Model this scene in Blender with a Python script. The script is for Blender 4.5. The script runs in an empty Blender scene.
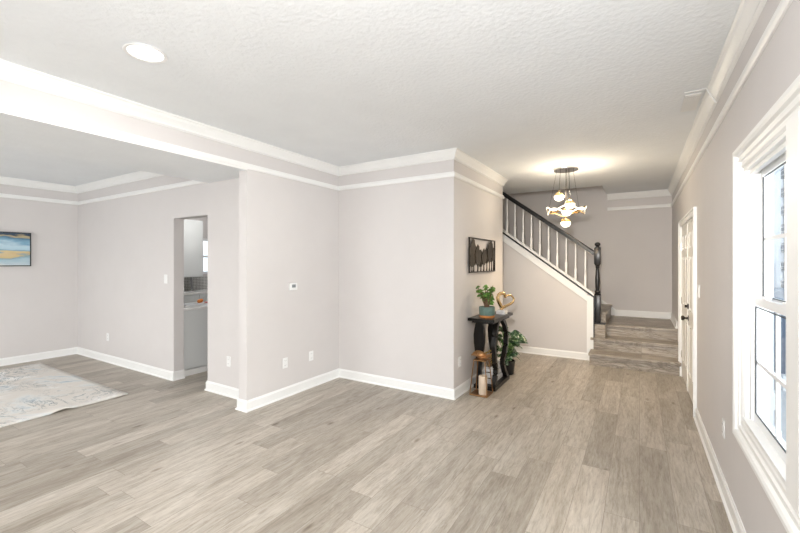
import bpy, bmesh, math, random
from mathutils import Vector, Matrix
random.seed(7)
PI = math.pi
C = bpy.context.scene.collection
SC = bpy.context.scene

# ------------------------------------------------------------------ camera
cd = bpy.data.cameras.new('camera'); co = bpy.data.objects.new('camera', cd); C.objects.link(co)
cd.sensor_width = 36; cd.lens = 393.6/800*36; cd.shift_y = -4.37/800; cd.clip_start = 0.02
co.location = (0, 0, 1.5); co.rotation_euler = (PI/2, 0, 0.5468)
SC.camera = co
# ------------------------------------------------------------------ exposure
SC.view_settings.view_transform = 'Standard'; SC.view_settings.look = 'None'
SC.view_settings.exposure = 0.58; SC.view_settings.gamma = 1; SC.view_settings.use_curve_mapping = False
# ------------------------------------------------------------------ world
w = bpy.data.worlds.new('world'); SC.world = w; w.use_nodes = True
wn = w.node_tree.nodes['Background']; wn.inputs[0].default_value = (0.80, 0.90, 1.0, 1); wn.inputs[1].default_value = 1.2

def lamp(name, kind, loc, energy, color=(1, 1, 1), size=1, size_y=None, target=None, rot=None):
    l = bpy.data.lights.new(name, kind); l.energy = energy; l.color = color
    if kind == 'AREA':
        l.size = size
        if size_y: l.shape = 'RECTANGLE'; l.size_y = size_y
    elif kind in ('POINT', 'SPOT'): l.shadow_soft_size = size
    o = bpy.data.objects.new(name, l); C.objects.link(o); o.location = loc
    if target is not None: o.rotation_euler = (Vector(target)-Vector(loc)).to_track_quat('-Z', 'Y').to_euler()
    if rot: o.rotation_euler = rot
    return o
su = lamp('sun', 'SUN', (0, -4, 8), 1.0, (1.0, 0.97, 0.93), rot=(math.radians(52), 0, math.radians(-8)))
su.data.angle = 0.02
# the photographer's flash above the camera
lamp('flash', 'POINT', (-0.12, -0.12, 1.90), 92, (1.0, 0.985, 0.965), 0.05)
fh = lamp('flash_head', 'SPOT', (-0.12, -0.12, 1.90), 270, (1.0, 0.95, 0.89), 0.05, target=(-0.35, 7.0, 1.1))
fh.data.spot_size = math.radians(44); fh.data.spot_blend = 1.0
# added fill at the ceiling and rear wall; daylight through the side windows
lf_ = lamp('ceiling_fill_spot', 'SPOT', (-0.7, -1.6, 1.3), 32, (1.0, 0.99, 0.98), 0.1, target=(-0.9, -1.4, 3))  # added spot aimed up, brightens the ceiling and its bounce
lf_.data.spot_size = 2.6; lf_.data.spot_blend = 0.6
r1_ = lamp('rear_fill_light', 'AREA', (-1.3, -3.05, 1.45), 16, (1.0, 0.985, 0.97), 2.4, 1.7, rot=(PI/2-.45, 0, 0))  # added fill lamps standing just inside the rear wall
r2_ = lamp('rear_fill_light', 'AREA', (-5.4, -3.05, 1.45), 50, (1.0, 0.985, 0.97), 2.2, 1.7, rot=(PI/2-.45, 0, .12))
r1_.data.spread = r2_.data.spread = math.radians(115)
lamp('side_window_light', 'AREA', (2.4, 1.7, 1.5), 118, (1.0, 0.98, 0.96), 1.5, 0.5, rot=(PI/2, 0, PI/2))
lamp('kitchen_light', 'POINT', (-6.6, 4.2, 2.5), 20, (1.0, 0.97, 0.93), 0.1)
lamp('upstairs_light', 'POINT', (-1.6, 7.6, 4.6), 1, (1.0, 0.9, 0.8), 0.2)

# ------------------------------------------------------------------ materials
def mat(name, col=(0.8, 0.8, 0.8), rough=0.5, metal=0.0, emit=None, estr=0, spec=None, coat=0):
    m = bpy.data.materials.new(name); m.use_nodes = True
    b = m.node_tree.nodes['Principled BSDF']
    b.inputs['Base Color'].default_value = (*col, 1); b.inputs['Roughness'].default_value = rough
    b.inputs['Metallic'].default_value = metal
    if spec is not None: b.inputs['Specular IOR Level'].default_value = spec
    if coat: b.inputs['Coat Weight'].default_value = coat
    if emit: b.inputs['Emission Color'].default_value = (*emit, 1); b.inputs['Emission Strength'].default_value = estr
    return m
def N(m, t, **k):
    n = m.node_tree.nodes.new(t)
    for a, v in k.items(): setattr(n, a, v)
    return n
def L(m, a, b): m.node_tree.links.new(a, b)
def ramp(m, stops):
    r = N(m, 'ShaderNodeValToRGB'); e = r.color_ramp.elements
    while len(e) > 1: e.remove(e[-1])
    e[0].position = stops[0][0]; e[0].color = (*stops[0][1], 1)
    for p, c in stops[1:]:
        x = e.new(p); x.color = (*c, 1)
    return r
def add_noise(m, c1, c2, scale=5, stretch=(1, 1, 1), detail=4, bump=0, bscale=None, rough=0.6):
    b = m.node_tree.nodes['Principled BSDF']
    tc = N(m, 'ShaderNodeTexCoord'); mp = N(m, 'ShaderNodeMapping'); mp.inputs['Scale'].default_value = stretch
    L(m, tc.outputs['Object'], mp.inputs[0])
    n = N(m, 'ShaderNodeTexNoise'); n.inputs['Scale'].default_value = scale; n.inputs['Detail'].default_value = detail
    n.inputs['Roughness'].default_value = rough
    L(m, mp.outputs[0], n.inputs['Vector'])
    r = ramp(m, [(0.3, c1), (0.7, c2)]); L(m, n.outputs['Fac'], r.inputs[0]); L(m, r.outputs[0], b.inputs['Base Color'])
    if bump:
        n2 = N(m, 'ShaderNodeTexNoise'); n2.inputs['Scale'].default_value = bscale or scale; n2.inputs['Detail'].default_value = 3
        L(m, tc.outputs['Object'], n2.inputs['Vector'])
        bp = N(m, 'ShaderNodeBump'); bp.inputs['Strength'].default_value = bump; bp.inputs['Distance'].default_value = 0.01
        L(m, n2.outputs['Fac'], bp.inputs['Height']); L(m, bp.outputs[0], b.inputs['Normal'])
    return m

M = {}
M['wall'] = add_noise(mat('wall_paint', rough=0.6, spec=0.3), (0.665, 0.635, 0.622), (0.685, 0.655, 0.642), 2.5, bump=0.05, bscale=160)
M['ceiling'] = add_noise(mat('ceiling_texture', rough=0.85, spec=0.1), (0.835, 0.86, 0.88), (0.865, 0.89, 0.91), 3, bump=0.55, bscale=34)
M['trim'] = mat('white_trim_paint', (0.88, 0.88, 0.865), 0.35)
M['door'] = mat('white_door_paint', (0.84, 0.82, 0.77), 0.35)
M['white_plastic'] = mat('white_plastic', (0.86, 0.86, 0.85), 0.35)
M['grey_plastic'] = mat('grey_plastic', (0.25, 0.27, 0.28), 0.4)
M['slot'] = mat('dark_slot', (0.08, 0.08, 0.08), 0.6)
M['black_wood'] = add_noise(mat('black_wood', rough=0.3, spec=0.25), (0.005, 0.005, 0.004), (0.012, 0.010, 0.009), 14, (1, 1, 0.2))
M['gloss_black'] = mat('gloss_black', (0.012, 0.012, 0.013), 0.28)
M['bronze'] = mat('dark_bronze', (0.035, 0.028, 0.022), 0.35, 0.7)
M['gold'] = mat('polished_gold', (0.80, 0.58, 0.30), 0.18, 1.0)
M['brass'] = mat('brass_wire', (0.36, 0.20, 0.09), 0.35, 0.9)
M['chrome'] = mat('chrome', (0.75, 0.73, 0.70), 0.12, 1.0)
M['teal'] = add_noise(mat('teal_glaze', rough=0.3), (0.10, 0.17, 0.15), (0.15, 0.23, 0.20), 20)
M['terracotta'] = mat('terracotta_band', (0.62, 0.25, 0.08), 0.5)
M['marble'] = add_noise(mat('white_marble', rough=0.25), (0.62, 0.62, 0.62), (0.88, 0.88, 0.87), 25)
M['soil'] = add_noise(mat('soil', rough=0.95), (0.03, 0.02, 0.015), (0.10, 0.06, 0.04), 60)
M['leaf'] = add_noise(mat('jade_leaf', rough=0.4), (0.05, 0.15, 0.03), (0.20, 0.36, 0.08), 25)
M['stem'] = mat('brown_stem', (0.16, 0.09, 0.05), 0.7)
M['candle'] = add_noise(mat('ivory_wax', rough=0.5), (0.62, 0.50, 0.38), (0.74, 0.61, 0.48), 12, (1, 1, .4))
M['copper'] = add_noise(mat('copper_wood', rough=0.3, metal=0.5), (0.40, 0.20, 0.08), (0.65, 0.36, 0.16), 20)
M['dried'] = add_noise(mat('dried_flower', rough=0.8), (0.30, 0.20, 0.06), (0.62, 0.46, 0.16), 30)
M['white_box'] = add_noise(mat('whitewashed_wood', rough=0.6), (0.55, 0.55, 0.56), (0.82, 0.82, 0.82), 9, (1, 1, 6))
M['cabinet'] = mat('grey_cabinet_paint', (0.72, 0.74, 0.74), 0.4)
M['quartz'] = add_noise(mat('white_quartz', rough=0.2), (0.75, 0.75, 0.74), (0.85, 0.85, 0.84), 20)
M['orange'] = mat('orange_peel', (0.8, 0.25, 0.04), 0.5)
M['paper'] = mat('magazine_paper', (0.7, 0.72, 0.75), 0.4)
M['red'] = mat('magazine_red', (0.45, 0.07, 0.05), 0.4)
M['siding'] = mat('white_siding', (0.72, 0.78, 0.86), 0.6)
M['dark_stone'] = mat('dark_grey_shutter', (0.20, 0.24, 0.31), 0.6)
M['vinyl'] = mat('white_vinyl', (0.86, 0.87, 0.88), 0.3)
M['seal'] = mat('black_seal', (0.04, 0.045, 0.05), 0.5)
M['rubber'] = mat('grey_rubber', (0.1, 0.1, 0.1), 0.6)
M['globe'] = mat('lit_opal_glass', (0.9, 0.88, 0.82), 0.2, emit=(1.0, 0.88, 0.70), estr=2.0)
M['led'] = mat('lit_led_band', (0.9, 0.88, 0.8), 0.3, emit=(1.0, 0.88, 0.66), estr=1.8)
M['lens'] = mat('lit_lens', (0.9, 0.9, 0.9), 0.3, emit=(1.0, 0.98, 0.95), estr=3.0)

def floor_mat(name, along='Y', tone=(1, 1, 1), width=0.182, length=1.22, vein=0.25):
    m = mat(name, rough=0.42, spec=0.4); b = m.node_tree.nodes['Principled BSDF']
    tc = N(m, 'ShaderNodeTexCoord'); sp = N(m, 'ShaderNodeSeparateXYZ'); L(m, tc.outputs['Object'], sp.inputs[0])
    cb = N(m, 'ShaderNodeCombineXYZ')
    if along == 'Y': L(m, sp.outputs['Y'], cb.inputs[0]); L(m, sp.outputs['X'], cb.inputs[1])
    elif along == 'X': 
        ad = N(m, 'ShaderNodeMath', operation='ADD'); L(m, sp.outputs['Y'], ad.inputs[0]); L(m, sp.outputs['Z'], ad.inputs[1])
        L(m, sp.outputs['X'], cb.inputs[0]); L(m, ad.outputs[0], cb.inputs[1])
    br = N(m, 'ShaderNodeTexBrick'); br.offset = 0.0; br.offset_frequency = 2; br.squash = 1
    br.inputs['Scale'].default_value = 1; br.inputs['Brick Width'].default_value = length; br.inputs['Row Height'].default_value = width
    br.inputs['Mortar Size'].default_value = 0.0011; br.inputs['Mortar Smooth'].default_value = 0.1; br.inputs['Bias'].default_value = 0
    br.inputs['Color1'].default_value = (0, 0, 0, 1); br.inputs['Color2'].default_value = (1, 1, 1, 1); br.inputs['Mortar'].default_value = (0.5, 0.5, 0.5, 1)
    rw = N(m, 'ShaderNodeMath', operation='DIVIDE'); rw.inputs[1].default_value = width; sc2 = N(m, 'ShaderNodeSeparateXYZ'); L(m, cb.outputs[0], sc2.inputs[0]); L(m, sc2.outputs[1], rw.inputs[0])
    fl = N(m, 'ShaderNodeMath', operation='FLOOR'); L(m, rw.outputs[0], fl.inputs[0])
    wn_ = N(m, 'ShaderNodeTexWhiteNoise', noise_dimensions='1D'); L(m, fl.outputs[0], wn_.inputs['W'])
    st_ = N(m, 'ShaderNodeMath', operation='MULTIPLY_ADD'); st_.inputs[1].default_value = length*5; L(m, wn_.outputs['Value'], st_.inputs[0]); L(m, sc2.outputs[0], st_.inputs[2])
    cb2 = N(m, 'ShaderNodeCombineXYZ'); L(m, st_.outputs[0], cb2.inputs[0]); L(m, sc2.outputs[1], cb2.inputs[1])
    L(m, cb2.outputs[0], br.inputs['Vector'])
    # second brick lookup for the grain offset per plank
    of = N(m, 'ShaderNodeVectorMath', operation='MULTIPLY_ADD'); of.inputs[1].default_value = (37.0, 11.0, 5.0)
    L(m, br.outputs['Color'], of.inputs[0]); L(m, cb.outputs[0], of.inputs[2])
    def noise(sx, sy, scale, detail=5, rough=0.6, dist=0.0):
        mp = N(m, 'ShaderNodeMapping'); mp.inputs['Scale'].default_value = (sx, sy, 1); L(m, of.outputs[0], mp.inputs[0])
        n = N(m, 'ShaderNodeTexNoise'); n.inputs['Scale'].default_value = scale; n.inputs['Detail'].default_value = detail
        n.inputs['Roughness'].default_value = rough; n.inputs['Distortion'].default_value = dist; L(m, mp.outputs[0], n.inputs['Vector']); return n
    g1 = noise(0.9, 5, 2.0, 7, 0.65, 0.9); g2 = noise(2.2, 22, 3.5, 7, 0.75, .3); g3 = noise(0.35, 1.6, 1.6, 2)
    def t(c): return tuple(c[i]*tone[i] for i in range(3))
    r1 = ramp(m, [(0.28, t((0.340, 0.295, 0.240))), (0.5, t((0.450, 0.404, 0.344))), (0.72, t((0.535, 0.492, 0.432)))])
    L(m, g1.outputs['Fac'], r1.inputs[0])
    r2 = ramp(m, [(0.36, (0.76, 0.74, 0.72)), (0.5, (0.98, 0.98, 0.98)), (0.66, (1.10, 1.10, 1.10))]); L(m, g2.outputs['Fac'], r2.inputs[0])
    mu = N(m, 'ShaderNodeMix', data_type='RGBA', blend_type='MULTIPLY'); mu.inputs[0].default_value = 1
    L(m, r1.outputs[0], mu.inputs[6]); L(m, r2.outputs[0], mu.inputs[7])
    r3 = ramp(m, [(0.0, (0.80, 0.79, 0.78)), (0.5, (0.98, 0.98, 0.98)), (1.0, (1.12, 1.12, 1.13))]); L(m, br.outputs['Color'], r3.inputs[0])
    mu2 = N(m, 'ShaderNodeMix', data_type='RGBA', blend_type='MULTIPLY'); mu2.inputs[0].default_value = 1
    L(m, mu.outputs[2], mu2.inputs[6]); L(m, r3.outputs[0], mu2.inputs[7])
    # knots
    vo = N(m, 'ShaderNodeTexVoronoi'); mpv = N(m, 'ShaderNodeMapping'); mpv.inputs['Scale'].default_value = (1.3, 3.6, 1)
    L(m, of.outputs[0], mpv.inputs[0]); L(m, mpv.outputs[0], vo.inputs['Vector']); vo.inputs['Scale'].default_value = 1.5
    rk = ramp(m, [(0.0, (0.42, 0.38, 0.34)), (0.05, (0.62, 0.58, 0.55)), (0.12, (1, 1, 1))]); L(m, vo.outputs['Distance'], rk.inputs[0])
    mu3 = N(m, 'ShaderNodeMix', data_type='RGBA', blend_type='MULTIPLY'); mu3.inputs[0].default_value = 1.0
    L(m, mu2.outputs[2], mu3.inputs[6]); L(m, rk.outputs[0], mu3.inputs[7])
    mu4 = N(m, 'ShaderNodeMix', data_type='RGBA', blend_type='MIX'); L(m, br.outputs['Fac'], mu4.inputs[0])
    g4 = noise(0.7, 5, 1.7, 6, 0.7, 1.6); rv = ramp(m, [(0.455, (1, 1, 1)), (0.49, (0.55, 0.53, 0.52)), (0.51, (0.55, 0.53, 0.52)), (0.55, (1, 1, 1))]); L(m, g4.outputs['Fac'], rv.inputs[0])
    mu5 = N(m, 'ShaderNodeMix', data_type='RGBA', blend_type='MULTIPLY'); mu5.inputs[0].default_value = vein
    L(m, mu3.outputs[2], mu5.inputs[6]); L(m, rv.outputs[0], mu5.inputs[7])
    L(m, mu5.outputs[2], mu4.inputs[6]); mu4.inputs[7].default_value = (0.22, 0.18, 0.15, 1)
    L(m, mu4.outputs[2], b.inputs['Base Color'])
    bp = N(m, 'ShaderNodeBump'); bp.inputs['Strength'].default_value = 0.15; bp.inputs['Distance'].default_value = 0.002
    L(m, g2.outputs['Fac'], bp.inputs['Height']); L(m, bp.outputs[0], b.inputs['Normal'])
    return m
M['floor'] = floor_mat('oak_vinyl_plank')
M['stair_wood'] = floor_mat('grey_stair_plank', 'X', (0.98, 0.97, 0.97), 0.5, 4.3, 0.85)

def glass_mat():
    m = bpy.data.materials.new('window_glass'); m.use_nodes = True; nt = m.node_tree; nt.nodes.clear()
    o = N(m, 'ShaderNodeOutputMaterial'); t = N(m, 'ShaderNodeBsdfTransparent'); g = N(m, 'ShaderNodeBsdfGlossy'); g.inputs['Roughness'].default_value = 0.02
    lw = N(m, 'ShaderNodeLayerWeight'); pw = N(m, 'ShaderNodeMath', operation='POWER'); pw.inputs[1].default_value = 5; L(m, lw.outputs['Facing'], pw.inputs[0]); f = N(m, 'ShaderNodeMath', operation='MULTIPLY_ADD'); f.inputs[1].default_value = 0.5; f.inputs[2].default_value = 0.02; L(m, pw.outputs[0], f.inputs[0]); x = N(m, 'ShaderNodeMixShader')
    t.inputs[0].default_value = (0.93, 0.96, 0.97, 1)
    L(m, f.outputs[0], x.inputs[0]); L(m, t.outputs[0], x.inputs[1]); L(m, g.outputs[0], x.inputs[2]); L(m, x.outputs[0], o.inputs[0]); return m
M['glass'] = glass_mat()

def rug_mat():
    m = mat('abstract_rug', rough=0.95, spec=0.1); b = m.node_tree.nodes['Principled BSDF']
    tc = N(m, 'ShaderNodeTexCoord')
    def nz(scale, detail, rough, dist, st=(1, 1, 1)):
        mp = N(m, 'ShaderNodeMapping'); mp.inputs['Scale'].default_value = st; mp.inputs['Rotation'].default_value = (0, 0, 0.5); L(m, tc.outputs['Object'], mp.inputs[0])
        n = N(m, 'ShaderNodeTexNoise'); n.inputs['Scale'].default_value = scale; n.inputs['Detail'].default_value = detail
        n.inputs['Roughness'].default_value = rough; n.inputs['Distortion'].default_value = dist; L(m, mp.outputs[0], n.inputs[0]); return n
    a = nz(1.1, 8, 0.65, 1.5); r = ramp(m, [(0.36, (0.50, 0.56, 0.60)), (0.43, (0.76, 0.76, 0.74)), (0.50, (0.74, 0.70, 0.65)), (0.57, (0.76, 0.73, 0.69)), (0.63, (0.90, 0.89, 0.87))])
    L(m, a.outputs['Fac'], r.inputs[0])
    c = nz(2.2, 7, 0.7, 1.2, (1, 2, 1)); rc = ramp(m, [(0.480, (1, 1, 1)), (0.494, (0.42, 0.48, 0.52)), (0.506, (0.42, 0.48, 0.52)), (0.520, (1, 1, 1))]); L(m, c.outputs['Fac'], rc.inputs[0])
    mu = N(m, 'ShaderNodeMix', data_type='RGBA', blend_type='MULTIPLY'); 
    d = nz(0.9, 2, 0.5, 0); rd = ramp(m, [(0.45, (0, 0, 0)), (0.58, (1, 1, 1))]); L(m, d.outputs['Fac'], rd.inputs[0]); L(m, rd.outputs[0], mu.inputs[0])
    L(m, r.outputs[0], mu.inputs[6]); L(m, rc.outputs[0], mu.inputs[7])
    L(m, mu.outputs[2], b.inputs['Base Color'])
    n2 = N(m, 'ShaderNodeTexNoise'); n2.inputs['Scale'].default_value = 220; L(m, tc.outputs['Object'], n2.inputs[0])
    bp = N(m, 'ShaderNodeBump'); bp.inputs['Strength'].default_value = 0.3; bp.inputs['Distance'].default_value = 0.004; L(m, n2.outputs['Fac'], bp.inputs['Height']); L(m, bp.outputs[0], b.inputs['Normal'])
    return m
M['rug'] = rug_mat()

def canvas_mat():
    m = mat('seascape_paint', rough=0.5); b = m.node_tree.nodes['Principled BSDF']
    tc = N(m, 'ShaderNodeTexCoord'); sp = N(m, 'ShaderNodeSeparateXYZ'); L(m, tc.outputs['Object'], sp.inputs[0])
    n = N(m, 'ShaderNodeTexNoise'); n.inputs['Scale'].default_value = 5; n.inputs['Detail'].default_value = 6
    mp = N(m, 'ShaderNodeMapping'); mp.inputs['Scale'].default_value = (1, 0.6, 2.2); L(m, tc.outputs['Object'], mp.inputs[0]); L(m, mp.outputs[0], n.inputs[0])
    # 0 at the canvas bottom (z=1.44), 1 at its top (z=1.93)
    mr = N(m, 'ShaderNodeMapRange'); mr.inputs[1].default_value = -0.25; mr.inputs[2].default_value = 0.25; L(m, sp.outputs['Z'], mr.inputs[0])
    ad = N(m, 'ShaderNodeMath', operation='MULTIPLY_ADD'); ad.inputs[1].default_value = 0.42; L(m, n.outputs['Fac'], ad.inputs[0])
    sb = N(m, 'ShaderNodeMath', operation='SUBTRACT'); sb.inputs[1].default_value = 0.21; L(m, mr.outputs[0], sb.inputs[0]); L(m, sb.outputs[0], ad.inputs[2])
    r = ramp(m, [(0.0, (0.75, 0.74, 0.70)), (0.10, (0.52, 0.62, 0.66)), (0.22, (0.36, 0.52, 0.60)), (0.28, (0.25, 0.36, 0.40)), (0.31, (0.62, 0.47, 0.24)), (0.40, (0.66, 0.53, 0.30)),
                 (0.44, (0.16, 0.33, 0.46)), (0.5, (0.42, 0.60, 0.70)), (0.64, (0.50, 0.66, 0.74)), (0.72, (0.20, 0.38, 0.52)), (0.8, (0.06, 0.16, 0.26)), (0.86, (0.50, 0.40, 0.22)), (0.90, (0.02, 0.05, 0.09)), (1.0, (0.03, 0.06, 0.10))])
    L(m, ad.outputs[0], r.inputs[0]); L(m, r.outputs[0], b.inputs['Base Color']); return m
M['canvas'] = canvas_mat()

def tile_mat():
    m = mat('lattice_tile', rough=0.2); b = m.node_tree.nodes['Principled BSDF']
    tc = N(m, 'ShaderNodeTexCoord'); mp = N(m, 'ShaderNodeMapping'); mp.inputs['Rotation'].default_value = (PI/4, 0, 0); L(m, tc.outputs['Object'], mp.inputs[0])
    ch = N(m, 'ShaderNodeTexChecker'); ch.inputs['Scale'].default_value = 44; ch.inputs[1].default_value = (0.75, 0.74, 0.72, 1); ch.inputs[2].default_value = (0.28, 0.27, 0.25, 1)
    L(m, mp.outputs[0], ch.inputs[0]); L(m, ch.outputs[0], b.inputs['Base Color']); return m
M['tile'] = tile_mat()

def brick_mat():
    m = mat('blue_grey_brick', rough=0.8); b = m.node_tree.nodes['Principled BSDF']
    tc = N(m, 'ShaderNodeTexCoord'); mp = N(m, 'ShaderNodeMapping'); mp.inputs['Rotation'].default_value = (PI/2, 0, 0); L(m, tc.outputs['Object'], mp.inputs[0])
    br = N(m, 'ShaderNodeTexBrick'); br.inputs['Scale'].default_value = 1; br.inputs['Brick Width'].default_value = 0.22; br.inputs['Row Height'].default_value = 0.075; br.inputs['Mortar Size'].default_value = 0.008
    br.inputs['Color1'].default_value = (0.09, 0.10, 0.13, 1); br.inputs['Color2'].default_value = (0.16, 0.17, 0.21, 1); br.inputs['Mortar'].default_value = (0.4, 0.42, 0.46, 1)
    L(m, mp.outputs[0], br.inputs['Vector']); L(m, br.outputs[0], b.inputs['Base Color']); return m
M['brick'] = brick_mat()

def variegated():
    m = mat('variegated_leaf', rough=0.35); b = m.node_tree.nodes['Principled BSDF']
    tc = N(m, 'ShaderNodeTexCoord'); n = N(m, 'ShaderNodeTexNoise'); n.inputs['Scale'].default_value = 38; n.inputs['Detail'].default_value = 2; L(m, tc.outputs['Object'], n.inputs[0])
    r = ramp(m, [(0.40, (0.012, 0.045, 0.016)), (0.52, (0.035, 0.10, 0.03)), (0.58, (0.10, 0.17, 0.07)), (0.64, (0.38, 0.45, 0.33))])
    L(m, n.outputs['Fac'], r.inputs[0]); L(m, r.outputs[0], b.inputs['Base Color']); return m
M['varleaf'] = variegated()

# ------------------------------------------------------------------ mesh helpers
class MB:
    def __init__(s): s.bm = bmesh.new()
    def box(s, x0, x1, y0, y1, z0, z1, bev=0):
        r = bmesh.ops.create_cube(s.bm, size=1)
        vs = r['verts']
        for v in vs:
            v.co = Vector((x0+(v.co.x+.5)*(x1-x0), y0+(v.co.y+.5)*(y1-y0), z0+(v.co.z+.5)*(z1-z0)))
        if bev:
            es = list({e for v in vs for e in v.link_edges})
            bmesh.ops.bevel(s.bm, geom=es, offset=bev, segments=2, affect='EDGES', profile=0.5)
        return s
    def prism(s, pts, axis, a, b):
        """extrude a 2-D outline along an axis (0,1,2) from a to b"""
        def P(p, t):
            q = [0, 0, 0]; k = [i for i in range(3) if i != axis]; q[k[0]] = p[0]; q[k[1]] = p[1]; q[axis] = t; return Vector(q)
        A = [s.bm.verts.new(P(p, a)) for p in pts]; B = [s.bm.verts.new(P(p, b)) for p in pts]
        n = len(pts)
        for i in range(n): s.bm.faces.new((A[i], A[(i+1) % n], B[(i+1) % n], B[i]))
        s.bm.faces.new(A[::-1]); s.bm.faces.new(B)
        return s
    def sweep(s, path, prof):
        """mitred moulding: path of (x,y), room on the left; prof of (offset, z)"""
        n = len(path); rings = []
        for i, p in enumerate(path):
            p = Vector(p)
            d0 = (p-Vector(path[i-1])).normalized() if i > 0 else None
            d1 = (Vector(path[i+1])-p).normalized() if i < n-1 else None
            if d0 is None: d0 = d1
            if d1 is None: d1 = d0
            n0 = Vector((-d0.y, d0.x)); n1 = Vector((-d1.y, d1.x)); m_ = (n0+n1); m_ = m_/(1+n0.dot(n1)) 
            rings.append([s.bm.verts.new((p.x+m_.x*o, p.y+m_.y*o, z)) for o, z in prof])
        k = len(prof)
        for a, b in zip(rings, rings[1:]):
            for i in range(k): s.bm.faces.new((a[i], a[(i+1) % k], b[(i+1) % k], b[i]))
        s.bm.faces.new(rings[0][::-1]); s.bm.faces.new(rings[-1])
        return s
    def lathe(s, prof, c=(0, 0, 0), seg=24, sx=1, sy=1):
        rings = []
        for r, z in prof:
            rings.append([s.bm.verts.new((c[0]+sx*max(r, 1e-4)*math.cos(2*PI*i/seg), c[1]+sy*max(r, 1e-4)*math.sin(2*PI*i/seg), c[2]+z)) for i in range(seg)])
        for a, b in zip(rings, rings[1:]):
            for i in range(seg): s.bm.faces.new((a[i], a[(i+1) % seg], b[(i+1) % seg], b[i]))
        s.bm.faces.new(rings[0][::-1]); s.bm.faces.new(rings[-1])
        return s
    def tube(s, pts, r, seg=8, closed=False, prof=None):
        """tube through points; r a number or a list; prof = cross-section (u,v) list replaces the circle"""
        pts = [Vector(p) for p in pts]; n = len(pts); rings = []
        up = Vector((0, 0, 1))
        for i, p in enumerate(pts):
            if closed: t = (pts[(i+1) % n]-pts[i-1]).normalized()
            else: t = (pts[min(i+1, n-1)]-pts[max(i-1, 0)]).normalized()
            u = up if abs(t.dot(up)) < 0.93 else Vector((1, 0, 0))
            a = t.cross(u).normalized(); b = a.cross(t).normalized()
            rr = r[i] if isinstance(r, (list, tuple)) else r
            pr = prof or [(math.cos(2*PI*k/seg), math.sin(2*PI*k/seg)) for k in range(seg)]
            rings.append([s.bm.verts.new(p+a*rr*x+b*rr*y) for x, y in pr])
        k = len(rings[0])
        prs = list(zip(rings, rings[1:])) + ([(rings[-1], rings[0])] if closed else [])
        for a, b in prs:
            for i in range(k): s.bm.faces.new((a[i], a[(i+1) % k], b[(i+1) % k], b[i]))
        if not closed: s.bm.faces.new(rings[0][::-1]); s.bm.faces.new(rings[-1])
        return s
    def sphere(s, c, r, seg=20, sz=1):
        m = Matrix.Translation(c) @ Matrix.Diagonal((r, r, r*sz, 1))
        bmesh.ops.create_uvsphere(s.bm, u_segments=seg, v_segments=seg//2, radius=1, matrix=m); return s
    def build(s, name, m, parent=None, smooth=False, loc=None, solid=0):
        bmesh.ops.recalc_face_normals(s.bm, faces=s.bm.faces)
        me = bpy.data.meshes.new(name)
        if loc is not None:
            for v in s.bm.verts: v.co -= Vector(loc)
        s.bm.to_mesh(me); s.bm.free(); me.materials.append(m)
        o = bpy.data.objects.new(name, me); C.objects.link(o)
        if loc is not None: o.location = loc
        if smooth:
            for p in me.polygons: p.use_smooth = True
            try: me.set_sharp_from_angle(angle=math.radians(38))
            except Exception: pass
        if parent:
            o.parent = parent
            if not smooth or True: o.matrix_parent_inverse = Matrix.Translation(parent_world(parent)).inverted()
        return o
def parent_world(p):
    v = Vector((0, 0, 0))
    while p is not None:
        v += p.location
        if p.parent is not None: v += p.matrix_parent_inverse.to_translation()
        p = p.parent
    return v
def struct(o): o['kind'] = 'structure'; return o
def tag(o, label, cat, group=None):
    o['label'] = label; o['category'] = cat
    if group: o['group'] = group
    return o
def thing(name, label, cat, loc, group=None):
    o = bpy.data.objects.new(name, None); C.objects.link(o); o.location = loc; o.empty_display_size = 0.1
    return tag(o, label, cat, group)
def dup(root, loc, label, group=None):
    r = root.copy(); C.objects.link(r); r.location = loc; r['label'] = label
    if group: r['group'] = group
    def rec(src, dst):
        for ch in list(src.children):
            if ch is dst: continue
            c = ch.copy(); C.objects.link(c); c.parent = dst; rec(ch, c)
    rec(root, r); return r

# ------------------------------------------------------------------ planes of the house (metres)
XR = 0.469; XA = -3.367; XC = -1.738; XL = -7.876
YB = 3.986; YA = 2.575; YL = 2.771; YD = 5.79; YW = 6.645; YK = 8.093
ZC = 2.73; YREAR = -3.2; ZBEAM = 2.425; XBEAM = -4.31; LAND = 0.535

# ------------------------------------------------------------------ structure
b = MB(); b.box(XL-.14, XR+.14, YREAR-.14, YK+.14, -0.12, 0)
struct(b.build('floor', M['floor']))
b = MB()
b.box(XL-.14, XR+.14, YREAR-.14, 7.10, ZC, ZC+.12).box(-0.515, XR+.14, 7.10, YK+.14, ZC, ZC+.12).box(XL-.14, -4.2, 7.10, YK+.14, ZC, ZC+.12)
struct(b.build('ceiling', M['ceiling']))
b = MB(); b.box(XBEAM, XA-.012, YREAR, YA, ZBEAM, ZC).box(XBEAM, XA-.125, YA, YL, ZBEAM, ZC)
bo = b.build('ceiling_beam', M['ceiling']); struct(bo); bo.name = 'trim_1'
b = MB(); b.box(XA-.012, XA, YREAR, YA, ZBEAM, ZC)      # painted face of the header
struct(b.build('wall_header', M['wall']))
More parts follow.
